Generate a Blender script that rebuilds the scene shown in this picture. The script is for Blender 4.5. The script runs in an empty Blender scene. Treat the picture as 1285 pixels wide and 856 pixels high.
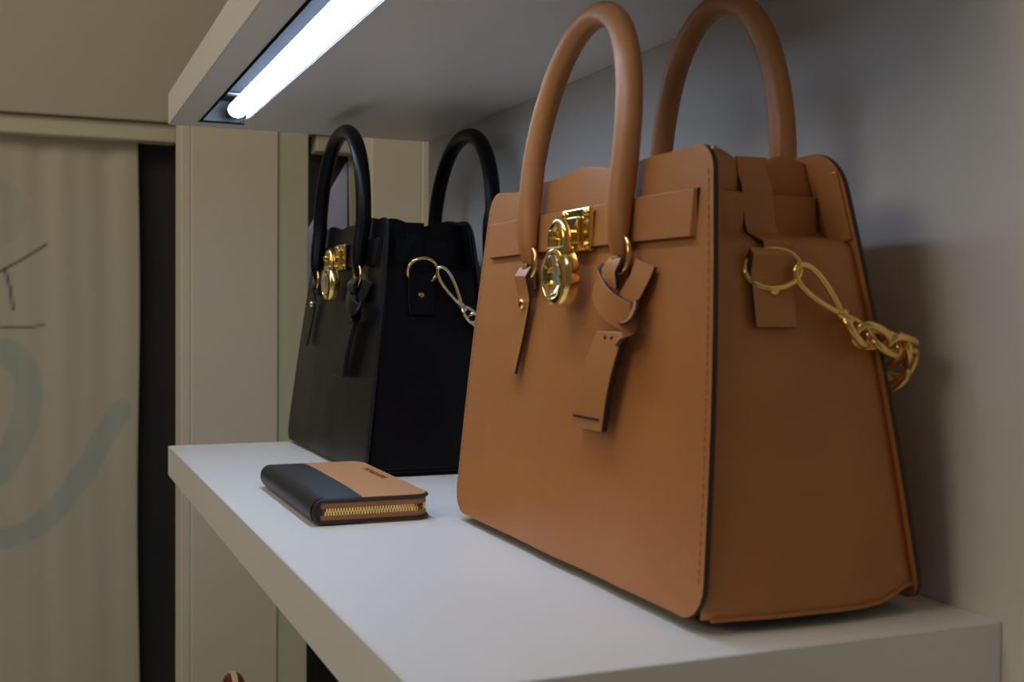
import bpy, bmesh, math, random
from mathutils import Vector, Matrix, noise
random.seed(7)
S = bpy.context.scene
COL = S.collection

# ------------------------------------------------------------------ camera, world, exposure
PX_F, PX_W = 1450.14, 1285.0
cam_d = bpy.data.cameras.new('camera'); cam = bpy.data.objects.new('camera', cam_d); COL.objects.link(cam)
FW = Vector((-0.9230, 0.3841, -0.0244)); RT = Vector((0.3841, 0.9233, 0.0079)); UP = Vector((-0.0256, 0.0021, 0.9997))
M = Matrix((RT, UP, -FW)).transposed().to_4x4(); M.translation = Vector((0.4412, -0.1437, 0.1545))
cam.matrix_world = M
cam_d.sensor_width = 36.0; cam_d.lens = PX_F / PX_W * 36.0
cam_d.clip_start = 0.01; cam_d.clip_end = 50
cam_d.dof.use_dof = True; cam_d.dof.focus_distance = 0.92; cam_d.dof.aperture_fstop = 13.0
S.camera = cam

world = bpy.data.worlds.new('world'); S.world = world; world.use_nodes = True
wb = world.node_tree.nodes['Background']; wb.inputs[0].default_value = (1.0, 0.92, 0.80, 1); wb.inputs[1].default_value = 0.088
S.view_settings.view_transform = 'Standard'; S.view_settings.look = 'None'
S.view_settings.exposure = 0.0; S.view_settings.gamma = 1.0; S.view_settings.use_curve_mapping = False
LED_STRENGTH = 20.5
LED_COLOR = (0.53, 0.71, 1.0)
# added warm fill light in front of the shelves, no visible lamp behind it
ld = bpy.data.lights.new('aisle_fill_light', 'AREA'); ld.shape = 'RECTANGLE'; ld.size = 1.4; ld.size_y = 0.7; ld.energy = 11.0; ld.color = (1.0, 0.85, 0.63)
lo_ = bpy.data.objects.new('aisle_fill_light', ld); COL.objects.link(lo_); lo_.location = (0.20, -2.60, 1.30)
lo_.rotation_euler = (Vector((-0.35, 0.15, 0.0)) - Vector(lo_.location)).to_track_quat('-Z', 'Y').to_euler()

# second added fill light, aimed left to brighten the end wall and pillars
ld2 = bpy.data.lights.new('end_wall_fill_light', 'AREA'); ld2.shape = 'RECTANGLE'; ld2.size = 1.0; ld2.size_y = 0.6; ld2.energy = 6.8; ld2.color = (1.0, 0.85, 0.63)
lo2 = bpy.data.objects.new('end_wall_fill_light', ld2); COL.objects.link(lo2); lo2.location = (-0.20, -0.95, 1.50)
lo2.rotation_euler = (Vector((-1.45, 0.0, 0.1)) - Vector(lo2.location)).to_track_quat('-Z', 'Y').to_euler()

# ------------------------------------------------------------------ materials
def mat(name, color, rough=0.5, metal=0.0, bump=0.0, bscale=400.0, var=0.0, vscale=6.0, spec=0.5, coat=0.0, sheen=0.0):
    m = bpy.data.materials.new(name); m.use_nodes = True
    nt = m.node_tree; b = nt.nodes['Principled BSDF']
    b.inputs['Base Color'].default_value = (*color, 1); b.inputs['Roughness'].default_value = rough
    b.inputs['Metallic'].default_value = metal; b.inputs['Specular IOR Level'].default_value = spec
    b.inputs['Coat Weight'].default_value = coat; b.inputs['Sheen Weight'].default_value = sheen
    tc = nt.nodes.new('ShaderNodeTexCoord')
    if var > 0:
        n = nt.nodes.new('ShaderNodeTexNoise'); n.inputs['Scale'].default_value = vscale; n.inputs['Detail'].default_value = 5
        nt.links.new(tc.outputs['Object'], n.inputs['Vector'])
        r = nt.nodes.new('ShaderNodeMapRange'); r.inputs['From Min'].default_value = 0.3; r.inputs['From Max'].default_value = 0.7
        r.inputs['To Min'].default_value = 1 - var; r.inputs['To Max'].default_value = 1 + var
        nt.links.new(n.outputs['Fac'], r.inputs['Value'])
        mx = nt.nodes.new('ShaderNodeVectorMath'); mx.operation = 'SCALE'; mx.inputs[0].default_value = color
        nt.links.new(r.outputs['Result'], mx.inputs['Scale']); nt.links.new(mx.outputs['Vector'], b.inputs['Base Color'])
    if bump > 0:
        n = nt.nodes.new('ShaderNodeTexNoise'); n.inputs['Scale'].default_value = bscale; n.inputs['Detail'].default_value = 4
        nt.links.new(tc.outputs['Object'], n.inputs['Vector'])
        bp = nt.nodes.new('ShaderNodeBump'); bp.inputs['Strength'].default_value = bump; bp.inputs['Distance'].default_value = 0.001
        nt.links.new(n.outputs['Fac'], bp.inputs['Height']); nt.links.new(bp.outputs['Normal'], b.inputs['Normal'])
    return m
def saffiano(name, color, rough):
    m = mat(name, color, rough); nt = m.node_tree; b = nt.nodes['Principled BSDF']
    tc = nt.nodes.new('ShaderNodeTexCoord'); mp = nt.nodes.new('ShaderNodeMapping'); mp.inputs['Rotation'].default_value = (0, 0, 0.8)
    w = nt.nodes.new('ShaderNodeTexWave'); w.inputs['Scale'].default_value = 260; w.inputs['Distortion'].default_value = 1.5; w.inputs['Detail'].default_value = 2
    nt.links.new(tc.outputs['Object'], mp.inputs['Vector']); nt.links.new(mp.outputs['Vector'], w.inputs['Vector'])
    bp = nt.nodes.new('ShaderNodeBump'); bp.inputs['Strength'].default_value = 0.35; bp.inputs['Distance'].default_value = 0.0006
    nt.links.new(w.outputs['Fac'], bp.inputs['Height']); nt.links.new(bp.outputs['Normal'], b.inputs['Normal'])
    return m
MT = {
 'white': mat('white laminate', (0.85, 0.845, 0.83), 0.42, var=0.02, vscale=3),
 'wall': mat('painted wall', (0.70, 0.675, 0.63), 0.75, bump=0.08, bscale=120, var=0.025, vscale=2),
 'pillar': mat('beige pillar paint', (0.68, 0.62, 0.51), 0.7, var=0.03, vscale=3),
 'green': mat('pale green panel', (0.56, 0.57, 0.42), 0.6, var=0.03, vscale=4),
 'column': mat('lightened pillar paint', (0.78, 0.72, 0.60), 0.7, var=0.03, vscale=3),  # pillar paint again, lightened so the colour carries the column's stronger light
 'cream': mat('cream valance', (0.62, 0.585, 0.44), 0.7, var=0.02),
 'bulk': mat('bulkhead paint', (0.50, 0.45, 0.385), 0.8, var=0.03, vscale=2),
 'dark': mat('black wall cloth', (0.030, 0.030, 0.031), 0.9, var=0.1),
 'lilac': mat('lilac board', (0.58, 0.59, 0.98), 0.7, var=0.03),
 'floor': mat('pale bounce floor', (0.78, 0.77, 0.75), 0.4, var=0.05, vscale=5),  # unseen floor, coloured pale to bounce light up onto the shelf end
 'tan': mat('tan leather', (0.47, 0.182, 0.050), 0.42, bump=0.16, bscale=520, var=0.05, vscale=14, spec=0.5),
 'tan_edge': mat('painted dark leather edge', (0.030, 0.016, 0.012), 0.5),
 'tan_stitch': mat('tan thread', (0.40, 0.16, 0.05), 0.7),
 'lining': mat('dark lining', (0.04, 0.025, 0.018), 0.9),
 'black': mat('black leather', (0.0050, 0.0050, 0.0064), 0.33, bump=0.18, bscale=520, var=0.08, vscale=14, spec=0.16),
 'black_edge': mat('black painted edge', (0.008, 0.008, 0.010), 0.45),
 'black_stitch': mat('black thread', (0.03, 0.03, 0.035), 0.6),
 'gold': mat('polished gold metal', (0.95, 0.66, 0.22), 0.17, metal=1.0),
 'palegold': mat('pale gold metal', (0.93, 0.78, 0.52), 0.18, metal=1.0),
 'chrome': mat('brushed metal', (0.085, 0.078, 0.075), 0.42, metal=1.0),
 'channel': mat('black channel', (0.0045, 0.0045, 0.0052), 0.9, spec=0.1),
 'wallet_tan': mat('wallet tan leather', (0.62, 0.31, 0.14), 0.5, bump=0.15, bscale=700, var=0.04, vscale=20),
 'wallet_black': saffiano('wallet black leather', (0.014, 0.016, 0.020), 0.42),
 'tape': mat('zipper tape', (0.40, 0.17, 0.07), 0.7),
 'red': mat('red patent leather', (0.20, 0.006, 0.010), 0.25, coat=0.5),
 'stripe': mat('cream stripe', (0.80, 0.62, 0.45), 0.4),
}
g = bpy.data.materials.new('crystal'); g.use_nodes = True; gb = g.node_tree.nodes['Principled BSDF']
gb.inputs['Base Color'].default_value = (0.95, 0.97, 0.86, 1); gb.inputs['Transmission Weight'].default_value = 1.0
gb.inputs['Roughness'].default_value = 0.03; gb.inputs['IOR'].default_value = 1.22; MT['crystal'] = g
e = bpy.data.materials.new('led diffuser'); e.use_nodes = True; eb = e.node_tree.nodes['Principled BSDF']
eb.inputs['Base Color'].default_value = (0.9, 0.9, 0.9, 1); eb.inputs['Emission Color'].default_value = (*LED_COLOR, 1)
eb.inputs['Emission Strength'].default_value = LED_STRENGTH; MT['led'] = e

# ------------------------------------------------------------------ helpers
def tag(o, label=None, cat=None, group=None, kind=None):
    if label: o['label'] = label
    if cat: o['category'] = cat
    if group: o['group'] = group
    if kind: o['kind'] = kind
    return o
def link(o, parent=None):
    COL.objects.link(o)
    if parent: o.parent = parent
    return o
def empty(name, loc=(0, 0, 0), rz=0.0):
    o = bpy.data.objects.new(name, None); o.empty_display_size = 0.03; o.location = loc; o.rotation_euler = (0, 0, rz)
    return link(o)
def mk(name, V, F, mats, parent=None, fm=None, smooth=True, bevel=0.0, sub=0):
    me = bpy.data.meshes.new(name); me.from_pydata([tuple(v) for v in V], [], F)
    if not isinstance(mats, (list, tuple)): mats = [mats]
    for m in mats: me.materials.append(MT[m])
    if fm:
        for p, k in zip(me.polygons, fm): p.material_index = k
    bm = bmesh.new(); bm.from_mesh(me); bmesh.ops.recalc_face_normals(bm, faces=bm.faces); bm.to_mesh(me); bm.free()
    if smooth:
        me.polygons.foreach_set('use_smooth', [True] * len(me.polygons))
        try: me.set_sharp_from_angle(angle=math.radians(40))
        except Exception: pass
    o = link(bpy.data.objects.new(name, me), parent)
    if bevel:
        b = o.modifiers.new('bevel', 'BEVEL'); b.width = bevel; b.segments = 2; b.limit_method = 'ANGLE'; b.angle_limit = math.radians(40)
    if sub:
        s = o.modifiers.new('sub', 'SUBSURF'); s.levels = sub; s.render_levels = sub
    return o
class MB:
    def __init__(s): s.V = []; s.F = []; s.M = []
    def add(s, V, F, k=0):
        n = len(s.V); s.V += [Vector(v) for v in V]; s.F += [tuple(i + n for i in f) for f in F]; s.M += [k] * len(F); return s
    def box(s, a, b, k=0):
        x0, y0, z0 = a; x1, y1, z1 = b
        V = [(x0,y0,z0),(x1,y0,z0),(x1,y1,z0),(x0,y1,z0),(x0,y0,z1),(x1,y0,z1),(x1,y1,z1),(x0,y1,z1)]
        return s.add(V, [(0,3,2,1),(4,5,6,7),(0,1,5,4),(1,2,6,5),(2,3,7,6),(3,0,4,7)], k)
    def build(s, name, mats, parent=None, **kw):
        return mk(name, s.V, s.F, mats, parent, fm=s.M, **kw)
def frames(path, closed=False, n0=None):
    P = [Vector(p) for p in path]; N = len(P); T = []
    for i in range(N):
        a = P[(i - 1) % N] if (closed or i > 0) else P[i]; b = P[(i + 1) % N] if (closed or i < N - 1) else P[i]
        T.append((b - a).normalized())
    n = Vector(n0) if n0 else (Vector((0, 0, 1)) if abs(T[0].z) < 0.9 else Vector((1, 0, 0)))
    out = []
    for t in T:
        n = (n - t * n.dot(t)).normalized(); out.append((t, n, t.cross(n)))
    return P, out
def sweep(mb, path, r, seg=12, closed=False, n0=None, k=0):
    """tube: r is a number, or a list of (r_n, r_b) per point"""
    P, fr = frames(path, closed, n0); N = len(P); V = []; F = []
    for i in range(N):
        t, n, b = fr[i]; rr = r if isinstance(r, (int, float)) else r[i]
        ra, rb = (rr, rr) if isinstance(rr, (int, float)) else rr
        for j in range(seg):
            a = 2 * math.pi * j / seg; V.append(P[i] + n * (ra * math.cos(a)) + b * (rb * math.sin(a)))
    for i in range(N if closed else N - 1):
        i2 = (i + 1) % N
        for j in range(seg):
            j2 = (j + 1) % seg; F.append((i*seg+j, i*seg+j2, i2*seg+j2, i2*seg+j))
    if not closed:
        F.append(tuple(range(seg))); F.append(tuple((N-1)*seg + j for j in range(seg)))
    return mb.add(V, F, k)
def ribbon(mb, path, wdir, width, thick, k=0, edge_k=None, ortho=True):
    """flat strap: wdir = constant width axis (or list), width may be a list"""
    P = [Vector(p) for p in path]; N = len(P); V = []; F = []; K = []
    for i in range(N):
        a = P[max(i-1, 0)]; b = P[min(i+1, N-1)]; t = (b - a).normalized()
        wd = Vector(wdir[i] if isinstance(wdir, list) else wdir); wd = (wd - t * wd.dot(t)).normalized() if ortho else wd.normalized(); n = t.cross(wd).normalized()
        w = (width[i] if isinstance(width, list) else width) / 2
        V += [P[i] - wd*w - n*thick/2, P[i] + wd*w - n*thick/2, P[i] + wd*w + n*thick/2, P[i] - wd*w + n*thick/2]
    ek = k if edge_k is None else edge_k
    n0 = len(mb.V); mb.V += V
    for i in range(N - 1):
        o = n0 + i*4; q = o + 4
        for j, kk in ((0, k), (1, ek), (2, k), (3, ek)):
            j2 = (j + 1) % 4; mb.F.append((o+j, o+j2, q+j2, q+j)); mb.M.append(kk)
    mb.F.append((n0, n0+3, n0+2, n0+1)); mb.M.append(ek)
    e0 = n0 + (N-1)*4; mb.F.append((e0, e0+1, e0+2, e0+3)); mb.M.append(ek)
    return mb
def lathe(mb, prof, origin, axis, seg=32, k=0):
    """prof: list of (radius, height along axis)"""
    ax = Vector(axis).normalized(); u = ax.orthogonal().normalized(); v = ax.cross(u); O = Vector(origin); V = []; F = []
    for r, h in prof:
        for j in range(seg):
            a = 2*math.pi*j/seg; V.append(O + ax*h + (u*math.cos(a) + v*math.sin(a))*max(r, 1e-5))
    for i in range(len(prof)-1):
        for j in range(seg):
            j2 = (j+1) % seg; F.append((i*seg+j, i*seg+j2, (i+1)*seg+j2, (i+1)*seg+j))
    F.append(tuple(range(seg))); F.append(tuple((len(prof)-1)*seg+j for j in range(seg)))
    return mb.add(V, F, k)
def circle(c, r, u, v, n=24, a0=0.0, a1=2*math.pi, closed=True, rv=None):
    c, u, v = Vector(c), Vector(u).normalized(), Vector(v).normalized(); rv = rv or r
    m = n if closed else n + 1
    return [c + u*(r*math.cos(a0+(a1-a0)*i/n)) + v*(rv*math.sin(a0+(a1-a0)*i/n)) for i in range(m)]
def sm(a, b, x):
    t = min(1, max(0, (x-a)/(b-a))); return t*t*(3-2*t)
def lerp(a, b, t): return a + (b-a)*t
def spline(pts, n=8):
    P = [Vector(p) for p in pts]; P = [P[0]*2-P[1]] + P + [P[-1]*2-P[-2]]; out = []
    for i in range(1, len(P)-2):
        for j in range(n):
            t = j/n; a, b, c, d = P[i-1], P[i], P[i+1], P[i+2]
            out.append(0.5*((2*b) + (c-a)*t + (2*a-5*b+4*c-d)*t*t + (3*b-a-3*c+d)*t**3))
    out.append(P[-2]); return out

# ------------------------------------------------------------------ the setting
L, D, H, T1, T2 = 0.9208, 0.31, 0.3643, 0.0336, 0.0349
ZF = -0.95
def struct(name, boxes, m, bevel=0.0, parent=None):
    b = MB()
    for a, c in boxes: b.box(a, c)
    o = b.build(name, m, parent, smooth=False, bevel=bevel)
    if not parent: o['kind'] = 'structure'
    return o
XE = -1.5
struct('floor', [((-2.0, -1.6, ZF-0.05), (1.6, 0.36, ZF))], 'floor')
struct('wall_back', [((-0.9212, D, ZF), (1.6, D+0.10, 1.25))], 'wall')
struct('wall_left', [((XE-0.1, -1.6, ZF), (XE-0.04, 0.8, 1.25))], 'dark')
struct('wall_upper', [((XE-0.04, -1.6, 0.455), (XE+0.015, 0.8, 1.25))], 'bulk', bevel=0.002)
struct('trim_1', [((XE-0.04, -1.6, 0.4245), (XE+0.004, 0.0735, 0.4545))], 'cream', bevel=0.003)
struct('trim_2', [((XE-0.04, 0.302, 0.4245), (XE+0.004, 0.60, 0.4545))], 'cream', bevel=0.003)
XP = -1.25
struct('wall_pillar', [((XP-0.07, 0.0525, ZF), (XP-0.002, 0.0660, 0.45)), ((XP-0.07, 0.0660, ZF), (XP, 0.1895, 0.45))], 'pillar', bevel=0.002)
struct('trim_3', [((XP-0.06, 0.1900, ZF), (XP-0.003, 0.2345, 0.45))], 'green', bevel=0.002)
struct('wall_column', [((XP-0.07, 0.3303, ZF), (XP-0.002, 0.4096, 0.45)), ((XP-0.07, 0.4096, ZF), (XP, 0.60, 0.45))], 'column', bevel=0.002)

# curtains with a printed brush pattern
def seg_d(p, a, b):
    ax, ay = a; bx, by = b; px, py = p; dx, dy = bx-ax, by-ay; q = dx*dx+dy*dy
    t = max(0, min(1, ((px-ax)*dx+(py-ay)*dy)/q)) if q else 0
    return math.hypot(px-ax-dx*t, py-ay-dy*t)
def px2m(q):
    x, y = q; return (-0.187+0.001176*x, 0.1393-(y-400)*(0.00122 if y < 400 else 0.001286))
STROKES = [
 ([(-60,640),(-30,662),(0,668),(35,660),(70,634),(100,595),(128,550),(150,515)], 0.0165, 0.85, (0.40,0.455,0.44)),
 ([(-40,440),(5,440),(30,470),(30,520),(14,560),(-10,590),(-60,600)], 0.020, 0.8, (0.40,0.455,0.44)),
 ([(-40,225),(0,235),(16,255),(14,280),(-8,296),(-50,300)], 0.016, 0.6, (0.44,0.48,0.45)),
 ([(-20,350),(3,337),(28,322),(55,304)], 0.0013, 0.9, (0.10,0.09,0.08)),
 ([(3,337),(9,360),(13,388)], 0.0014, 0.9, (0.10,0.09,0.08)),
 ([(-30,404),(0,410),(25,411),(50,408)], 0.0013, 0.8, (0.12,0.11,0.09)),
]
STM = [([(v.x, v.y) for v in spline([(*px2m(q), 0) for q in s[0]], 5)], s[1], s[2], s[3]) for s in STROKES]
def curtain(name, y0, y1, z0, z1, x, base, strokes, label, parent=None, step=0.004, amp=0.006, ph=0.0):
    ny = max(2, int((y1-y0)/step)); nz = max(2, int((z1-z0)/step)); V = []; F = []; C = []
    for k in range(nz+1):
        z = z0+(z1-z0)*k/nz
        for j in range(ny+1):
            y = y0+(y1-y0)*j/ny
            fall = 0.45+0.55*sm(z1-0.5, z1, z)
            f = math.sin(y*62+ph+0.8*math.sin(z*3+1))*0.6+math.sin(y*131+2.0+ph+1.2*z)*0.3+math.sin(y*27+0.6*z)*0.5
            V.append((x+amp*fall*f, y+0.002*math.sin(z*9), z))
            c = base
            if strokes:
                wob = 0.003*noise.noise(Vector((y*30, z*30, 0)))
                for pts, w, op, sc in strokes:
                    d = min(seg_d((y, z), pts[i], pts[i+1]) for i in range(len(pts)-1))+wob*(1 if w > 0.005 else 0)
                    soft = 0.003 if w > 0.005 else 0.0022
                    a = op*(1-sm(w-soft*0.5, w+soft, d))
                    if w > 0.005: a *= 0.80+0.35*noise.noise(Vector((y*14+5, z*14, 2)))
                    if a > 0: c = tuple(lerp(c[i], sc[i], min(1, a)) for i in range(3))
            C.append((*c, 1))
    for k in range(nz):
        for j in range(ny):
            a = k*(ny+1)+j; F.append((a, a+1, a+ny+2, a+ny+1))
    me = bpy.data.meshes.new(name); me.from_pydata(V, [], F)
    ca = me.color_attributes.new('print', 'FLOAT_COLOR', 'POINT')
    for i, c in enumerate(C): ca.data[i].color = c
    m = bpy.data.materials.new(name+' cloth'); m.use_nodes = True; nt = m.node_tree; b = nt.nodes['Principled BSDF']
    b.inputs['Roughness'].default_value = 0.9; b.inputs['Specular IOR Level'].default_value = 0.1
    at = nt.nodes.new('ShaderNodeAttribute'); at.attribute_name = 'print'; nt.links.new(at.outputs['Color'], b.inputs['Base Color'])
    wv = nt.nodes.new('ShaderNodeTexNoise'); wv.inputs['Scale'].default_value = 300; bp = nt.nodes.new('ShaderNodeBump'); bp.inputs['Strength'].default_value = 0.1; bp.inputs['Distance'].default_value = 0.001
    nt.links.new(wv.outputs['Fac'], bp.inputs['Height']); nt.links.new(bp.outputs['Normal'], b.inputs['Normal'])
    me.materials.append(m); me.polygons.foreach_set('use_smooth', [True]*len(me.polygons))
    o = link(bpy.data.objects.new(name, me))
    s = o.modifiers.new('thick', 'SOLIDIFY'); s.thickness = 0.0012
    return tag(o, label, 'curtain')
curtain('printed_curtain', -0.42, 0.0175, ZF+0.01, 0.430, XE-0.022, (0.57, 0.53, 0.445), STM, 'pale beige curtain printed with grey brush strokes left of the beige pillar', amp=0.0035)

# ------------------------------------------------------------------ shelves
def shelf(name, z_top, t, label, slot=None):
    root = empty(name, (-L/2, D/2, z_top-t)); tag(root, label, 'shelf', 'white display shelves on the back wall')
    x0, x1, y0, y1 = -L/2, L/2, -D/2, D/2-0.0003
    e = 0.0012
    b = MB()
    if slot is None:
        b.box((x0+e, y0+e, 0), (x1-e, y1, t))
    else:
        sx0, sx1, sy0, sy1, dz = slot
        b.box((x0+e, y0+e, dz), (x1-e, y1, t))                    # upper skin
        b.box((x0+e, y0+e, 0), (x1-e, sy0, dz)); b.box((x0+e, sy1, 0), (x1-e, y1, dz))
        b.box((x0+e, sy0, 0), (sx0, sy1, dz)); b.box((sx1, sy0, 0), (x1-e, sy1, dz))
    b.build('board', 'white', root, smooth=False)
    MB().box((x0, y0, 0), (x1, y0+e, t)).build('front_edge_band', 'white', root, smooth=False, bevel=0.0006)
    MB().box((x1-e, y0+e, 0), (x1, y1, t)).build('end_edge_band', 'white', root, smooth=False, bevel=0.0006)
    MB().box((x0, y0+e, 0), (x0+e, y1, t)).build('end_edge_band', 'white', root, smooth=False, bevel=0.0006)
    return root
shelf('display_shelf', 0.0, T1, 'white shelf board that carries the two handbags and the wallet')
CH = (-0.880, -0.035, 0.0285, 0.0765, 0.027)       # light channel: x0 x1 y0 y1 depth (world)
shelf('display_shelf', H+T2, T2, 'white shelf board above the handbags with the light strip let into it',
      slot=(CH[0]+L/2, CH[1]+L/2, CH[2]-D/2, CH[3]-D/2, CH[4]))
Z3 = -T1-H
shelf('display_shelf', Z3, T1, 'white shelf board below, under the small red bag')

# strip light in the upper shelf
x0, x1, y0, y1, dz = CH
lr = empty('strip_light', ((x0+x1)/2, (y0+y1)/2, H)); tag(lr, 'glowing white strip light recessed under the upper shelf', 'light')
ox, oy = (x0+x1)/2, (y0+y1)/2
def L2(a): return (a[0]-ox, a[1]-oy, a[2])
h = MB(); w = 0.0022
h.box(L2((x0, y0, dz-w)), L2((x1, y1, dz-0.0002))); h.box(L2((x0, y0, -0.0012)), L2((x1, y0+w, dz-w)))
h.build('housing', 'channel', lr, smooth=False)
MB().box(L2((x0+0.006, y1-w*0.6, 0.0006)), L2((x1, y1-0.0001, dz-w))).build('side_reflector', 'white', lr, smooth=False)
MB().box(L2((x0+0.0001, y0+w, 0.0)), L2((x0+0.0035, y1-w, dz-w))).box(L2((x0-0.0015, y0-0.0015, -0.0013)), L2((x0+0.0035, y1+0.0015, -0.0001))).build('end_plate', 'chrome', lr, smooth=False, bevel=0.0008)
MB().box(L2((x0+0.0036, y0+w+0.0003, 0.0035)), L2((x0+0.040, y0+w+0.0025, dz-w))).box(L2((x0+0.0036, y0+w+0.0025, 0.0232)), L2((x0+0.055, y1-w-0.002, 0.0246))).build('reflector', 'chrome', lr, smooth=False, bevel=0.0005)
dif = MB(); prof = []
cy, rr = 0.0640, 0.0098
path = [L2((x0+0.038, cy, 0.0088)), L2((x1-0.004, cy, 0.0088))]
sweep(dif, path, [(0.0085, rr), (0.0085, rr)], 20, n0=(0, 0, 1)); dif.build('diffuser_tube', 'led', lr)
lathe(MB(), [(0.0, 0), (0.0075, 0), (0.0085, 0.002), (0.0085, 0.011), (0.0, 0.0115)], L2((x0+0.026, cy, 0.0105)), (1, 0, 0), 20).build('tube_socket', 'chrome', lr)

# ------------------------------------------------------------------ handbag
def handbag(name, loc, rz, p, leather, edge, stitch, metal, label):
    root = empty(name, loc, rz); root.scale = (p['k'],)*3; zfoot = -loc[2]/p['k']; tag(root, label, 'handbag', 'padlock handbags on the shelf')
    wb_, wt_, Hh, z0, d, ft, bt = p['wb'], p['wt'], p['H'], 0.004, 0.0687, p['ft'], p['bt']
    cx = p.get('cx', 0.012)
    def bb(z): return (z-z0)/(Hh-z0)
    def hw(z):
        b = bb(z); return lerp(wb_, wt_, b)+0.004*math.sin(math.pi*min(1, max(0, b)))
    def yf(x, z, off=0.0):
        b = bb(z); q = 1-min(1, (x/hw(z))**2)
        y = -d+ft*b-0.0035*math.sin(math.pi*min(1, max(0, b*0.92)))*q
        y += 0.0012*noise.noise(Vector((x*16+p['seed'], z*16, 0.3)))*q
        return y-off
    def yb(x, z, off=0.0):
        b = bb(z); q = 1-min(1, (x/hw(z))**2)
        return d-bt*b+0.004*math.sin(math.pi*min(1, max(0, b)))*q+off
    def panel(nm, ysurf, sgn, rt):
        NX, NZ, th, rb = 44, 46, 0.003, 0.019
        V = []; F = []; K = []
        if sgn > 0: rb = 0.012
        for layer in (0, 1):
            for k in range(NZ+1):
                t = k/NZ; t = 0.5-0.5*math.cos(math.pi*t)      # finer rows at top and bottom
                z = lerp(z0, Hh, t); w = hw(z)
                db, dt = z-z0, Hh-z
                if db < rb: w -= rb-math.sqrt(max(0, rb*rb-(rb-db)**2))
                if dt < rt: w -= rt-math.sqrt(max(0, rt*rt-(rt-dt)**2))
                for j in range(NX+1):
                    a = -1+2*j/NX; x = a*w
                    zz = z+sm(0.8, 1, t)*(0.0022*math.sin(a*5.2+0.6+p['seed'])+0.0012*math.sin(a*11+1))*(1-abs(a)**6)
                    V.append((x, ysurf(x, z, -layer*th*1.0), zz))
        n1 = (NX+1)*(NZ+1)
        for k in range(NZ):
            for j in range(NX):
                a = k*(NX+1)+j; q = (a, a+1, a+NX+2, a+NX+1); F.append(q); K.append(0); F.append(tuple(n1+i for i in reversed(q))); K.append(0)
        ring = [j for j in range(NX+1)]+[k*(NX+1)+NX for k in range(1, NZ+1)]+[NZ*(NX+1)+j for j in range(NX-1, -1, -1)]+[k*(NX+1) for k in range(NZ-1, 0, -1)]
        for i in range(len(ring)):
            a, b = ring[i], ring[(i+1) % len(ring)]; F.append((a, b, n1+b, n1+a)); K.append(1)
        return mk(nm, V, F, [leather, edge], root, fm=K)
    fp = panel('front_panel', yf, -1, 0.014)
    bp = panel('back_panel', yb, 1, 0.020)
    # stitches along the front panel's edges
    sb = MB(); sp = 0.0046
    def stitch_at(x, z, dx, dz):
        y = yf(x, z, 0.0002); n = math.hypot(dx, dz); dx, dz = dx/n, dz/n; l, w2 = 0.00155, 0.00042
        pts = [(x-dx*l-dz*w2, z-dz*l+dx*w2), (x+dx*l-dz*w2, z+dz*l+dx*w2), (x+dx*l+dz*w2, z+dz*l-dx*w2), (x-dx*l+dz*w2, z-dz*l-dx*w2)]
        V = [(a, y+0.0004, c) for a, c in pts]+[(a, y-0.0001, c) for a, c in pts]
        sb.add(V, [(4,5,6,7),(0,1,5,4),(1,2,6,5),(2,3,7,6),(3,0,4,7)])
    for s in (-1, 1):
        z = z0+0.02
        while z < Hh-0.015:
            x = s*(hw(z)-0.0042); dxx = s*(hw(z+0.001)-hw(z)); stitch_at(x, z, dxx, 0.001); z += sp
    so = sb.build('stitching', stitch, fp, smooth=False); so['kind'] = 'stuff'
    # gussets
    def ins(b, s):
        return 0.005+(0.008+0.016*s)*sm(0.785, 0.815, b)*sm(0.0, 0.12, s)+0.005*math.sin(math.pi*s)*sm(0.45, 1, b)-0.0055*math.sin(math.pi*s)*(1-sm(0.0, 0.65, b))
    def gx(y, z, side, off=0.0):
        ya, yb_ = yf(hw(z), z)+0.003, yb(hw(z), z)-0.003
        s = min(1, max(0, (y-ya)/(yb_-ya)))
        x = hw(z)-ins(bb(z), s)
        x += 0.0016*noise.noise(Vector((y*26+p['seed']*3, z*13, side)))*math.sin(math.pi*s)
        return side*(x+off)
    for side in (-1, 1):
        NS, NZ = 26, 54; V = []; F = []
        for k in range(NZ+1):
            for j in range(NS+1):
                s = j/NS; zb = z0+0.0012+0.008*(sm(0.68, 1.0, s))**2; zt = Hh-0.004+0.0035*math.sin(s*9+0.6)*(1-s*0.3)
                z = lerp(zb, zt, k/NZ); ya, yb_ = yf(hw(z), z)+0.0029, yb(hw(z), z)-0.0029
                y = lerp(ya, yb_, s); x = gx(y, z, side)
                # crease near the lower back corner
                cr = math.exp(-((s-0.86)/0.07)**2-((z-0.030+0.02*(s-0.86))/0.007)**2); x -= side*0.0022*cr
                V.append((x, y, z))
        for k in range(NZ):
            for j in range(NS):
                a = k*(NS+1)+j; F.append((a, a+1, a+NS+2, a+NS+1))
        go = mk('gusset', V, F, leather, root); m = go.modifiers.new('thick', 'SOLIDIFY'); m.thickness = 0.002; m.offset = 0
        # bound lower edge of the gusset
        pb = MB(); pts = []
        for j in range(1, NS+1):
            v = Vector(V[j]); pts.append(v+Vector((side*0.0004, 0, -0.0004)))
        sweep(pb, pts, 0.0013, 8); pb.build('edge_binding', leather, go)
        # wing seam facing strips on the panels' inner faces
        wm = MB(); zs = z0+0.795*(Hh-z0)
        pts = [(side*(hw(z)-0.0125), yb(hw(z), z)-0.0036, z) for z in [lerp(zs, Hh-0.012, i/8) for i in range(9)]]
        ribbon(wm, pts, (1, 0, 0), 0.019, 0.0014); wm.build('panel_wing', leather, bp, bevel=0.0006)
        # side strap holding the belt, ring tab, stud
        yc = p['tab_y']; yt = yc+p['tab_dy']
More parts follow.
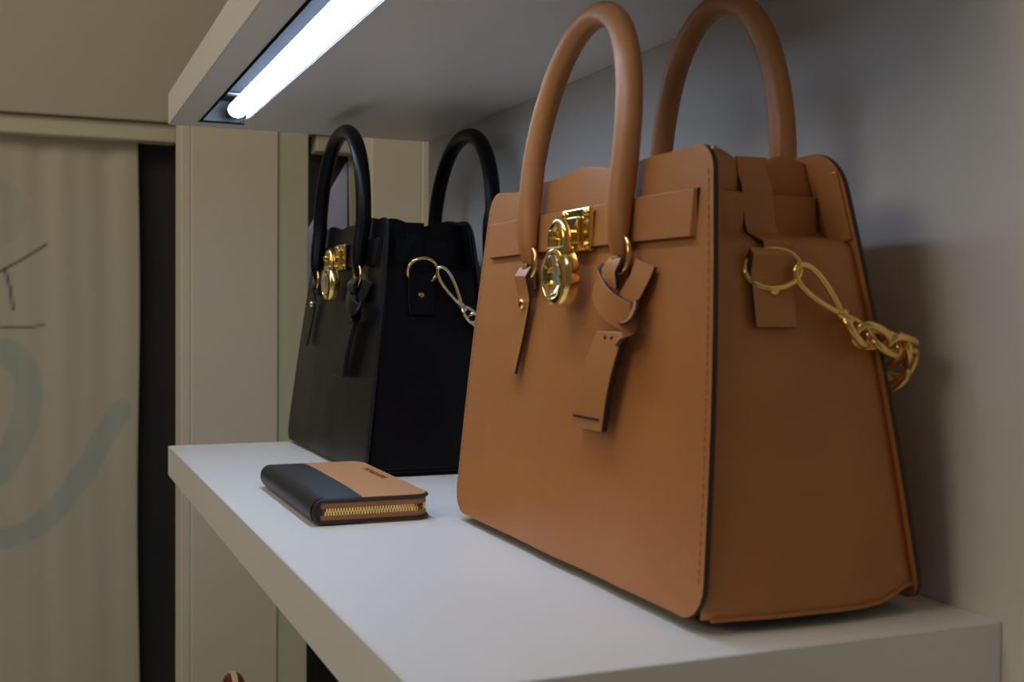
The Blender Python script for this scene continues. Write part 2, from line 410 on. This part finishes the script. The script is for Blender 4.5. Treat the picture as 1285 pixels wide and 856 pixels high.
        st = MB(); zr = p['tab_top']
        zz = [Hh-0.0035-i*(Hh-0.0035-zr)/10 for i in range(11)]
        ribbon(st, [(gx(yc+0.001, z, side, 0.0056 if 0.19 < z < 0.226 else 0.0032), yc, z) for z in zz], (0, 1, 0), 0.0195, 0.0022, edge_k=1)
        st.build('side_strap', [leather, edge], root, bevel=0.0006)
        tb = MB(); zt, zl = zr, p['tab_bot']
        pts = [(gx(yt, zt-0.003, side, 0.0035), yt, zt-0.003), (gx(yc, zt, side, 0.0068), yt, zt+0.0015), (gx(yc, zt, side, 0.0088), yt, zt-0.001), (gx(yc, zt, side, 0.0078), yt, zt-0.006)]
        pts += [(gx(yc, lerp(zt-0.010, zl, i/5), side, 0.0048), yt, lerp(zt-0.010, zl, i/5)) for i in range(6)]
        ribbon(tb, pts, (0, 1, 0), 0.0245, 0.0024, edge_k=1)
        to = tb.build('ring_tab', [leather, edge], root, bevel=0.0007)
        zs_ = lerp(zl, zt, 0.50)
        lathe(MB(), [(0, 0), (0.0032, 0), (0.0032, 0.001), (0.0022, 0.0022), (0, 0.0024)], (gx(yc, zs_, side, 0.0058), yt, zs_), (side, 0, 0), 16).build('stud', metal, to)
        # belt sections on the gusset
        bl = MB(); zc = p['belt_z']
        ya = yf(hw(zc), zc)+0.0032; ye = yb(hw(zc), zc)-0.007
        pts = [(gx(lerp(ya, ye, i/14), zc, side, 0.0026), lerp(ya, ye, i/14), zc) for i in range(15)]
        pts.append((gx(ye, zc, side, -0.001), ye+0.0015, zc))
        ribbon(bl, pts, (0, 0, 1), 0.0245, 0.0024, edge_k=1); bl.build('belt', [leather, edge], root, bevel=0.0006)
        # ring on the tab
        if side == 1 and p['ring'] == 'down':
            c = (gx(yt, zt, 1, 0.0080), yt+0.001, zt-0.0080); u, v = (0.22, 0.96, 0.06), (-0.32, 0.10, 0.94); ra_, rv_ = 0.0150, 0.0108
        else:
            c = (gx(yt, zt, side, 0.0095), yt+0.001, zt+0.0045); u, v = (side*0.10, 1, 0.0), (side*0.30, 0, 0.95); ra_, rv_ = 0.0145, 0.0128
        rg = MB(); sweep(rg, circle(c, ra_, u, v, 28, rv=rv_), 0.00155, 10, closed=True); rg.build('ring', metal, root)
    # base, feet, lining
    bs = MB(); zb = z0+0.002
    bs.box((-wb_+0.012, -d+0.004, zb), (wb_-0.012, d-0.004, zb+0.004)); bs.build('base', edge, root, smooth=False, bevel=0.001)
    for sx in (-1, 1):
        for sy in (-1, 1):
            lathe(MB(), [(0, zfoot), (0.0052, zfoot), (0.0058, zfoot+0.0015), (0.0040, 0.0045), (0.0025, 0.0065), (0, 0.0068)], (sx*(wb_-0.05), sy*(d-0.022), 0), (0, 0, 1), 16).build('foot', metal, root)
    zl = Hh-0.022; tp = MB(); wl = hw(zl)-0.034
    tp.box((-wl, yf(0, zl)+0.010, zl-0.002), (wl, yb(0, zl)-0.006, zl)); tp.build('top_closure', 'lining', root, smooth=False)
    # belt on the front (and back) panel
    zc = p['belt_z']
    for nm, ys, sg in (('belt', yf, -1), ('belt', yb, 1)):
        b2 = MB(); xa, xb = -(hw(zc)-0.021), hw(zc)-0.0155
        pts = [(xa-0.0012, ys(xa, zc, -0.0012), zc)]+[(lerp(xa, xb, i/24), ys(lerp(xa, xb, i/24), zc, 0.0020), zc) for i in range(25)]+[(xb+0.0012, ys(xb, zc, -0.0012), zc)]
        ribbon(b2, pts, (0, 0.08*(-sg), 1), 0.0250, 0.0026, edge_k=1); b2.build(nm, [leather, edge], root, bevel=0.0006)
        for xs in (xa-0.001, xb+0.001):
            sl = MB(); sl.box((xs-0.0009, min(ys(xs, zc, 0.0006), ys(xs, zc, -0.001)), zc-0.0128), (xs+0.0009, max(ys(xs, zc, 0.0006), ys(xs, zc, -0.001)), zc+0.0126))
            sl.build('belt_slot', edge, fp if sg < 0 else bp, smooth=False)
    # handles with flattened tabs, rings and straps
    zleg = p['handle_z']
    def handle(ys, sg, half, apex, lean, cxx):
        path = []; rad = []; yo = p.get('hb_off', 0.0) if sg > 0 else 0.0
        stops = [(-0.0135, 0.0038, 0.0022, 0.0050), (-0.0115, 0.0056, 0.0028, 0.0055), (-0.0070, 0.0076, 0.0038, 0.0068), (-0.0015, 0.0090, 0.0050, 0.0082), (0.0050, 0.0093, 0.0060, 0.0090), (0.0150, 0.0086, 0.0070, 0.0095), (0.0280, 0.0079, 0.0077, 0.0095)]
        for dz_, ra_, rb_, of_ in stops+[(Hh-0.002-zleg, 0.0078, 0.0078, 0.0095)]:
            z = zleg+dz_; path.append((-half*lerp(0.97, 1.0, min(1, max(0, dz_/0.05))), ys(cxx-half, z if not yo else zleg, of_+yo), z)); rad.append((ra_, rb_))
        NL = len(path)
        zs = Hh-0.002; y0_ = path[-1][1]
        n = 26
        for i in range(1, n):
            a = math.pi*i/n; cxs = -math.cos(a); hgt = math.sin(a)
            xx = half*(abs(cxs)**0.94)*(1 if cxs > 0 else -1)
            path.append((xx, y0_+lean*(hgt**1.1), zs+(apex-zs)*hgt)); rad.append((0.0078, 0.0078))
        for i in range(NL-1, -1, -1):
            q = path[i]; of_ = (stops+[(0, 0, 0, 0.0095)])[i][3]; path.append((-q[0], ys(cxx+half, q[2] if not yo else zleg, of_+yo), q[2])); rad.append(rad[i])
        path = [(x+cxx, y, z) for x, y, z in path]
        mb = MB(); sweep(mb, path, rad, 18, n0=(1, 0, 0)); ho = mb.build('handle', leather, root)
        for s in (-1, 1):
            q = Vector(path[0] if s < 0 else path[-1]); q.z = zleg; q.y = ys(q.x, zleg, 0.0062)
            # folded tab end: tapers to a tongue that runs through the ring
            tb = MB(); pts = []; wd = []
            for i in range(9):
                a = math.pi*(0.15+1.0*i/8); pts.append((q.x, q.y-0.0002+0.0034*math.cos(a), q.z-0.0125-0.0040*math.sin(a))); wd.append(0.0082)
            ribbon(tb, pts, (1, 0, 0), wd, 0.0018, edge_k=1); tb.build('handle_tab', [leather, edge], ho, bevel=0.0005)
            rc = (q.x+0.0052, ys(q.x, q.z-0.011, 0.0075), q.z-0.0100)
            rg = MB(); sweep(rg, circle(rc, 0.0082, (1, -sg*0.05, 0), (0, 0.05, 1), 26, rv=0.0098), 0.0015, 10, closed=True); rg.build('ring', metal, root)
        return path
    hf = p.get('half', 0.0655)
    pf = handle(yf, -1, hf, p['apex'], p['leanf'], cx)
    pbk = handle(yb, 1, p.get('halfb', 0.0720), p['apexb'], p['leanb'], p.get('cxb', cx+0.003))
    def strap(x, zt, zb_, wd, sl, nm='hanging_strap'):
        mb = MB(); xr = x+0.001
        pts = [(x, yf(x, zt-0.012, 0.0022), zt-0.012), (x, yf(x, zt-0.002, 0.0035), zt-0.002), (x, yf(x, zt, 0.0075), zt+0.0022), (x, yf(x, zt-0.003, 0.0105), zt-0.0035), (x-0.0005, yf(x, zt-0.010, 0.0082), zt-0.0100), (x-0.001, yf(x, zt-0.016, 0.0058), zt-0.017)]
        n = 6
        for i in range(1, n+1):
            t = i/n; z = lerp(zt-0.017, zb_, t); xx = x-0.001+sl*t; pts.append((xx, yf(xx, z, 0.0055-0.001*math.sin(math.pi*t)), z))
        ribbon(mb, pts, (1, 0, 0), wd, 0.0022, edge_k=1); return mb.build(nm, [leather, edge], root, bevel=0.0006)
    zr = zleg-0.0155
    xl = cx-hf*0.97
    s1 = strap(xl-0.001, zr, p['strap_b'], 0.0185, -0.0135)
    zst = zr-0.0215
    lathe(MB(), [(0, 0), (0.0036, 0), (0.0036, 0.0012), (0.0028, 0.0022), (0.0014, 0.0024), (0, 0.0030)], (xl-0.0025, yf(xl, zst, 0.0068), zst), (0, -1, 0), 16).build('stud', metal, s1)
    xr = cx+hf*0.97
    # short loop on the right ring, then the knotted strap and the hanging tag
    lp = MB(); zt = zr
    pts = [(xr-0.001, yf(xr, zt-0.012, 0.0022), zt-0.012), (xr, yf(xr, zt, 0.0040), zt), (xr, yf(xr, zt, 0.0080), zt+0.0028), (xr-0.0005, yf(xr, zt-0.004, 0.0110), zt-0.0035), (xr-0.002, yf(xr, zt-0.012, 0.0085), zt-0.0125)]
    ribbon(lp, pts, (1, 0, 0), 0.0170, 0.0024, edge_k=1); lp.build('strap_loop', [leather, edge], root, bevel=0.0006)
    kn = MB()
    A = lambda dx, zz, off: (xr+dx, yf(xr+dx, zz, off), zz)
    k0 = zr-0.004
    ribbon(kn, spline([A(-0.0225, k0+0.0005, 0.0035), A(-0.0190, k0-0.0070, 0.0085), A(0.0020, k0-0.0185, 0.0112), A(0.0240, k0-0.0265, 0.0085)], 5), (0.50, 0, 0.86), 0.0175, 0.0022, edge_k=1)
    ribbon(kn, spline([A(0.0270, k0+0.004, 0.0035), A(0.0240, k0-0.006, 0.0055), A(0.0150, k0-0.017, 0.0062), A(0.0020, k0-0.0310, 0.0058)], 5), (0.80, 0, -0.60), 0.0175, 0.0022, edge_k=1)
    ribbon(kn, spline([A(0.0260, k0-0.0200, 0.0085), A(0.0300, k0-0.0250, 0.0108), A(0.0240, k0-0.0320, 0.0112), A(0.0150, k0-0.0365, 0.0085)], 5), (0.70, 0, 0.70), 0.0120, 0.0022, edge_k=1)
    kn.build('knotted_strap', [leather, edge], root, bevel=0.0005)
    tg = MB(); zt, zb_ = p['tag_t'], p['tag_b']; xa = xr+0.003; pts = []; wd = []
    for i in range(9):
        t = i/8; z = lerp(zt, zb_, t); x = xa-0.0225*t; pts.append((x, yf(x, z, 0.0068+0.0015*math.sin(math.pi*t)), z)); wd.append(lerp(0.0330, 0.0420, t))
    ribbon(tg, pts, (1, 0, 0.0), wd, 0.0042, edge_k=1, ortho=False); to = tg.build('hanging_tag', [leather, edge], root, bevel=0.0010)
    tl = MB(); x = xa-0.0200; z = lerp(zt, zb_, 0.88)
    ribbon(tl, [(x-0.0165, yf(x-0.0165, z, 0.0096), z), (x, yf(x, z, 0.0097), z), (x+0.0165, yf(x+0.0165, z, 0.0096), z)], (0, 0, 1), 0.0012, 0.0008); tl.build('stitch_line', edge, to)
    for i in range(2):
        lathe(MB(), [(0, 0), (0.0011, 0), (0.0011, 0.0006), (0, 0.0009)], (xa+(-0.004+0.008*i), yf(xa, zt, 0.0095), zt-0.0035), (0, -1, 0), 10).build('eyelet', edge, to)
    # padlock: plate, turn post, shackle, round body with crystal face
    px_, pz = p['lock_x'], p['belt_z']-0.002
    y_p = yf(px_, pz, 0.0035)
    pl = MB(); pl.box((px_-0.0190, y_p-0.0030, pz-0.0128), (px_+0.0190, y_p, pz+0.0135)); po = pl.build('lock_plate', metal, root, smooth=False, bevel=0.0009)
    for sx in (-1, 1):
        for sz in (-1, 1):
            lathe(MB(), [(0, 0), (0.0022, 0), (0.0021, 0.0012), (0.0012, 0.0020), (0, 0.0022)], (px_+sx*0.0148, y_p-0.003, pz+0.0004+sz*0.0098), (0, -1, 0), 12).build('rivet', metal, po)
    tm = MB(); tm.box((px_-0.0075, y_p-0.0055, pz-0.0075), (px_+0.0075, y_p-0.003, pz+0.0085)); tm.build('turn_base', metal, po, smooth=False, bevel=0.001)
    lx = px_-0.0005; yl = y_p-0.0135; lz = p['lock_z']
    sk = MB()
    arc = [(lx-0.0092, yl, lz+0.010), (lx-0.0092, yl, lz+0.022)]+[(lx-0.0092*math.cos(a), yl, lz+0.022+0.0105*math.sin(a)) for a in [math.pi*i/12 for i in range(1, 12)]]+[(lx+0.0092, yl, lz+0.022), (lx+0.0092, yl, lz+0.010)]
    lk = empty('padlock', (0, 0, 0)); lk.parent = root; COL.objects
    sweep(sk, arc, 0.0034, 12); sk.build('shackle', metal, lk)
    ps = MB(); ps.box((lx-0.0030, y_p-0.0200, lz+0.0225), (lx+0.0030, y_p-0.0028, lz+0.0285)); ps.build('turn_post', metal, po, smooth=False, bevel=0.0014)
    nk = MB(); nk.box((lx-0.0115, yl-0.0040, lz+0.0105), (lx+0.0115, yl+0.0048, lz+0.0185)); nk.build('neck', metal, lk, smooth=False, bevel=0.0016)
    R = 0.0180; th = 0.0115
    lathe(MB(), [(0, 0), (R*0.90, 0), (R, 0.0012), (R*1.0, th*0.55), (R*0.97, th*0.72), (R*0.93, th*0.80), (R*0.93, th*0.92), (R*0.84, th), (R*0.78, th), (R*0.74, th*0.86), (R*0.3, th*0.80), (0, th*0.80)], (lx, yl+0.0062, lz), (0, -1, 0), 40).build('body', metal, lk)
    lathe(MB(), [(0, 0), (R*0.73, 0.0), (R*0.72, 0.0014), (R*0.52, 0.0032), (R*0.25, 0.0042), (0, 0.0045)], (lx, yl+0.0062-th*0.88, lz), (0, -1, 0), 36).build('crystal_face', 'crystal', lk)
    em = MB(); n = 12
    for i in range(n):
        a = 2*math.pi*i/n; r0, r1 = R*0.30, R*0.62
        ribbon(em, [(lx+r0*math.cos(a), yl+0.0062-th*0.80-0.0004, lz+r0*math.sin(a)), (lx+r1*math.cos(a), yl+0.0062-th*0.82-0.0004, lz+r1*math.sin(a))], (-math.sin(a), 0, math.cos(a)), 0.0016, 0.0008)
    em.build('rosette', metal, lk, smooth=False)
    # clasp hook and chain
    ch = [Vector(q) for q in p['chain']]; metal2 = p['chain_metal']
    a, b = ch[0], ch[1]; ax = (b-a); Ln = ax.length; ax.normalize(); sd = Vector(p['hook_side']); sd = (sd-ax*sd.dot(ax)).normalized()
    hk = MB(); ctr = []
    for i in range(28):
        t = 2*math.pi*i/28; u = 0.5-0.5*math.cos(t); wv = math.sin(t)*0.0066*(1.15-0.80*u)
        ctr.append(a+ax*(Ln*u)+sd*wv)
    sweep(hk, ctr, 0.00165, 10, closed=True); ho = hk.build('clasp_hook', metal2, root)
    sw = MB(); lathe(sw, [(0, 0), (0.0030, 0.0004), (0.0036, 0.003), (0.0026, 0.0045), (0.0036, 0.006), (0.0030, 0.0088), (0, 0.0092)], b-ax*0.001, ax, 14); sw.build('swivel', metal2, ho)
    pts = spline(ch[1:], 10)
    # arclength placement of links
    Ls = [0.0]
    for i in range(1, len(pts)): Ls.append(Ls[-1]+(pts[i]-pts[i-1]).length)
    pos = 0.0125; kk = 0; pitch = p['pitch']; hl, hw2, rr_ = p['link']
    while pos < Ls[-1]:
        i = max(j for j in range(len(Ls)) if Ls[j] <= pos); i = min(i, len(pts)-2)
        c = pts[i].lerp(pts[i+1], (pos-Ls[i])/(Ls[i+1]-Ls[i])); t = (pts[i+1]-pts[i]).normalized()
        s0 = (sd-t*sd.dot(t)).normalized(); nrm = t.cross(s0); ang = math.radians(38 if kk % 2 else -48); u = s0*math.cos(ang)+nrm*math.sin(ang)
        lm = MB(); ring = []
        for q in range(24):
            w_ = 2*math.pi*q/24; cc, ss = math.cos(w_), math.sin(w_)
            ring.append(c+t*(hl*math.copysign(abs(cc)**0.8, cc))+u*(hw2*math.copysign(abs(ss)**0.8, ss))+t.cross(u)*(0.0012*math.sin(2*w_)))
        sweep(lm, ring, rr_, 10, closed=True); lm.build('chain_link', metal2, root)
        pos += pitch; kk += 1
    return root

TAN = dict(k=0.984, wb=0.176, wt=0.1515, H=0.242, ft=0.019, bt=0.0393, seed=1.3, cx=0.012, belt_z=0.2065, tab_y=-0.0125, tab_dy=-0.007, tab_top=0.186, tab_bot=0.148,
    ring='down', handle_z=0.1975, apex=0.3370, leanf=0.014, apexb=0.3520, leanb=0.0, strap_b=0.116, tag_t=0.1445, tag_b=0.088, lock_x=0.017, lock_z=0.1765,
    chain=[(0.165, -0.0075, 0.1790), (0.168, 0.0175, 0.1560), (0.169, 0.030, 0.1455), (0.168, 0.050, 0.1395), (0.163, 0.064, 0.1370), (0.152, 0.069, 0.1250), (0.130, 0.064, 0.1100), (0.10, 0.064, 0.102)],
    hook_side=(0.1, 0.6, 0.8), chain_metal='gold', pitch=0.0105, link=(0.0098, 0.0072, 0.0021))
handbag('handbag', (-0.2006, 0.2174, 0.00247), 0.0, TAN, 'tan', 'tan_edge', 'tan_stitch', 'gold',
        'tan leather handbag with gold padlock in the foreground on the white shelf')
BLK = dict(k=1.0, wb=0.1665, wt=0.140, H=0.245, ft=0.029, bt=0.022, seed=4.1, cx=0.006, belt_z=0.2125, tab_y=-0.006, tab_dy=-0.003, tab_top=0.189, tab_bot=0.152, half=0.088, hb_off=0.004, cxb=0.058, halfb=0.086,
    ring='up', handle_z=0.1995, apex=0.3420, leanf=0.003, apexb=0.3390, leanb=0.004, strap_b=0.118, tag_t=0.1465, tag_b=0.090, lock_x=0.015, lock_z=0.1835,
    chain=[(0.162, 0.0050, 0.197), (0.164, 0.0260, 0.162), (0.166, 0.036, 0.151), (0.166, 0.050, 0.140), (0.160, 0.066, 0.132), (0.145, 0.075, 0.126), (0.12, 0.074, 0.115)],
    hook_side=(0.3, 0.7, 0.6), chain_metal='palegold', pitch=0.0098, link=(0.0088, 0.0062, 0.0017))
handbag('handbag', (-0.759, 0.2065, 0), math.radians(0.62), BLK, 'black', 'black_edge', 'black_stitch', 'gold',
        'black leather handbag with gold padlock at the far end of the shelf')

# ------------------------------------------------------------------ wallet
def wallet():
    X0, X1, Y0, Y1, Tk = -0.574, -0.374, 0.0415, 0.131, 0.0195
    cx, cy = (X0+X1)/2, (Y0+Y1)/2; lx, ly = (X1-X0)/2, (Y1-Y0)/2
    root = empty('wallet', (cx, cy, 0)); tag(root, 'black and tan zip-around wallet lying on the white shelf before the black handbag', 'wallet')
    R = 0.012; n = 7
    def outline(ins=0.0):
        """rounded at the two open corners (+y side), square-ish at the spine"""
        pts = []
        for (sx, sy, r) in ((1, -1, 0.004), (1, 1, R), (-1, 1, R), (-1, -1, 0.004)):
            c = (sx*(lx-r), sy*(ly-r)); a0 = {(1, -1): -90, (1, 1): 0, (-1, 1): 90, (-1, -1): 180}[(sx, sy)]
            for i in range(n+1):
                a = math.radians(a0+90*i/n); pts.append((c[0]+(r-ins)*math.cos(a), c[1]+(r-ins)*math.sin(a)))
        return pts
    split = -ly+0.037
    # leather cover: top sheet, spine wrap, bottom sheet in one; black on the spine side, tan beyond
    def cover(nm, ya, yb_, m):
        b = MB()
        th = 0.0020
        for (z0, z1, bulge) in ((Tk-th, Tk, 1), (0.0004, th+0.0004, 0)):
            V = []; F = []; NX, NY = 24, 14
            for lay in (0, 1):
                for j in range(NY+1):
                    y = lerp(ya, yb_, j/NY)
                    for i in range(NX+1):
                        a = -1+2*i/NX; w = lx
                        e = ly-y
                        if e < R: w -= R-math.sqrt(max(0, R*R-(R-e)**2))
                        e2 = y+ly
                        if e2 < 0.006: w -= 0.006-math.sqrt(max(0, 0.006**2-(0.006-e2)**2))
                        x = a*w; q = (1-a**4)*(1-(y/ly)**4)
                        z = (z1 if lay else z0)+bulge*0.0016*q
                        if e2 < Tk/2:      # curve into the spine
                            s = 1-e2/(Tk/2); dz = (Tk/2)*(1-math.sqrt(max(0, 1-s*s)))
                            z += -dz*0.92 if bulge else dz*0.92
                        V.append((x, y, z))
            m1 = (NX+1)*(NY+1)
            for j in range(NY):
                for i in range(NX):
                    a = j*(NX+1)+i; q = (a, a+1, a+NX+2, a+NX+1); F.append(q); F.append(tuple(m1+k for k in reversed(q)))
            ring = list(range(NX+1))+[j*(NX+1)+NX for j in range(1, NY+1)]+[NY*(NX+1)+i for i in range(NX-1, -1, -1)]+[j*(NX+1) for j in range(NY-1, 0, -1)]
            for i in range(len(ring)):
                p, q = ring[i], ring[(i+1) % len(ring)]; F.append((p, q, m1+q, m1+p))
            b.add(V, F)
        return b.build(nm, m, root)
    cover('tan_cover', split, ly, 'wallet_tan')
    sp = cover('black_spine_cover', -ly, split+0.0004, 'wallet_black')
    ex = MB(); pts = []
    for i in range(13):
        a = math.pi*(0.5+i/12); pts.append((0, -ly+Tk/2-0.0002+Tk/2*0.97*math.cos(a), Tk/2+0.0002+Tk/2*0.95*math.sin(a)))
    ribbon(ex, pts, (1, 0, 0), 2*lx-0.006, 0.0018); ex.build('spine', 'wallet_black', root)
    # dark piping round both covers, zipper tape between them, gold teeth
    ol = outline(0.0); i0 = n+1-1; zpath = [(lx, -ly+0.0075)]+ol[n+1:3*(n+1)]+[(-lx, -ly+0.0075)]
    for z in (Tk-0.0016, 0.0022):
        pm = MB(); sweep(pm, [(x, y, z) for x, y in zpath], 0.00145, 8); pm.build('piping', 'tan_edge', root)
    for sx in (-1, 1):
        em = MB(); zr_ = (Tk-0.0038)/2
        sweep(em, [(sx*lx, -ly+0.0075-zr_*0.8*math.sin(a), Tk/2+0.0003+zr_*math.cos(a)) for a in [math.pi*i/12 for i in range(13)]], 0.00145, 8); em.build('piping', 'tan_edge', root)
        fm_ = MB(); fm_.box((sx*lx-0.0035, -ly+0.0018, 0.003), (sx*lx-0.0010, -ly+0.0080, Tk-0.003)) if sx > 0 else fm_.box((-lx+0.0010, -ly+0.0018, 0.003), (-lx+0.0035, -ly+0.0080, Tk-0.003))
        fm_.build('spine_end', 'wallet_black', root, smooth=False, bevel=0.0008)
    tp = MB(); tin = [(lx-0.003, -ly+0.0060)]+outline(0.0030)[n+1:3*(n+1)]+[(-lx+0.003, -ly+0.0060)]
    ribbon(tp, [(x, y, Tk/2) for x, y in tin], (0, 0, 1), Tk-0.0042, 0.0014); tp.build('zipper_tape', 'tape', root)
    for zc in (Tk/2+0.0046, Tk/2-0.0046):
        fl = MB(); ribbon(fl, [(x, y, zc) for x, y in [(lx-0.0012, -ly+0.0065)]+outline(0.0012)[n+1:3*(n+1)]+[(-lx+0.0012, -ly+0.0065)]], (0, 0, 1), 0.0042, 0.0016); fl.build('gusset_strip', 'tape', root, bevel=0.0005)
    tin2 = [(lx-0.0016, -ly+0.0070)]+outline(0.0016)[n+1:3*(n+1)]+[(-lx+0.0016, -ly+0.0070)]
    P = [Vector((x, y, Tk/2)) for x, y in tin2]; tot = [0]
    for i in range(1, len(P)): tot.append(tot[-1]+(P[i]-P[i-1]).length)
    tm = MB(); s = 0.003; k = 0
    while s < tot[-1]-0.002:
        i = max(j for j in range(len(tot)) if tot[j] <= s); i = min(i, len(P)-2)
        c = P[i].lerp(P[i+1], (s-tot[i])/max(1e-9, tot[i+1]-tot[i])); t = (P[i+1]-P[i]).normalized(); o = t.cross(Vector((0, 0, 1)))
        zz = 0.0011 if k % 2 else -0.0011; w2, h2, d2 = 0.00062, 0.0014, 0.0010
        V = [c+t*(a*w2)+o*(b*d2)+Vector((0, 0, zz+q*h2)) for q in (-1, 1) for a, b in ((-1, -1), (1, -1), (1, 1), (-1, 1))]
        tm.add(V, [(0,3,2,1),(4,5,6,7),(0,1,5,4),(1,2,6,5),(2,3,7,6),(3,0,4,7)]); s += 0.00105; k += 1
    o = tm.build('zipper_teeth', 'gold', root, smooth=False); o['kind'] = 'stuff'
    # small gold lettering on the tan cover
    cu = bpy.data.curves.new('lettering', 'FONT'); cu.body = 'MICHAEL KORS'; cu.size = 0.0085; cu.extrude = 0.0003; cu.align_x = 'CENTER'; cu.space_character = 1.05
    tmp = bpy.data.objects.new('lettering', cu); COL.objects.link(tmp); bpy.context.view_layer.update()
    me = bpy.data.meshes.new_from_object(tmp.evaluated_get(bpy.context.evaluated_depsgraph_get())); bpy.data.objects.remove(tmp)
    me.materials.clear(); me.materials.append(MT['gold'])
    lo = bpy.data.objects.new('lettering', me); link(lo, root); lo.location = (-0.480-cx, 0.1150-cy, Tk+0.0017)
    tag(lo, 'small gold lettering')
    return root
wallet()

# ------------------------------------------------------------------ red bag on the lower shelf (only its handle top shows)
def red_bag():
    c = (-0.63, 0.0275, Z3); root = empty('small_bag', c)
    tag(root, 'dark red small bag with a cream-striped handle on the shelf below', 'handbag')
    V = []; F = []; N = 8
    prof = [(0.045, 0.022, 0.0), (0.047, 0.024, 0.003), (0.046, 0.023, 0.04), (0.042, 0.020, 0.075), (0.036, 0.010, 0.098), (0.034, 0.006, 0.104)]
    seg = 28
    for (a, b, z) in prof:
        for j in range(seg):
            t = 2*math.pi*j/seg; cc, ss = math.cos(t), math.sin(t)
            V.append((a*math.copysign(abs(cc)**0.5, cc), b*math.copysign(abs(ss)**0.5, ss), z))
    for i in range(len(prof)-1):
        for j in range(seg):
            F.append((i*seg+j, i*seg+(j+1) % seg, (i+1)*seg+(j+1) % seg, (i+1)*seg+j))
    F.append(tuple(range(seg))); F.append(tuple((len(prof)-1)*seg+j for j in range(seg)))
    mk('body', V, F, 'red', root)
    top = 0.2175
    path = [(0.026*-math.cos(a), 0.0, 0.095+(top-0.008-0.095)*math.sin(a)**0.8) for a in [math.pi*i/28 for i in range(29)]]
    hm = MB(); sweep(hm, path, [(0.010, 0.0105)]*29, 16, n0=(0, 1, 0)); ho = hm.build('handle', 'red', root)
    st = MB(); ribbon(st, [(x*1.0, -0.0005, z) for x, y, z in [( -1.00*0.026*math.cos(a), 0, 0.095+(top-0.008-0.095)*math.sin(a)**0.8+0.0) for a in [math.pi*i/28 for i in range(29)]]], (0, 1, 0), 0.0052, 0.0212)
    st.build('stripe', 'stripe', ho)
    return root
red_bag()

# ------------------------------------------------------------------ things seen in the gap by the end wall
def far_gap():
    c2 = curtain('plain_curtain', 0.3660, 0.47, ZF+0.01, 0.430, XE-0.022, (0.50, 0.50, 0.37), None, 'narrow pale green curtain in the gap behind the black handbag', amp=0.003)
    x0, x1 = -1.5395, -1.530
    pts = [(0.250, -0.05), (0.3655, -0.05), (0.3655, 0.417), (0.250, 0.213)]
    V = [(x0, y, z) for y, z in pts]+[(x1, y, z) for y, z in pts]
    o = mk('display_board', V, [(0, 1, 2, 3), (7, 6, 5, 4), (0, 4, 5, 1), (1, 5, 6, 2), (2, 6, 7, 3), (3, 7, 4, 0)], 'lilac', smooth=False, bevel=0.002)
    tag(o, 'lilac board with a slanting top edge seen through the black bag handle', 'board')
far_gap()
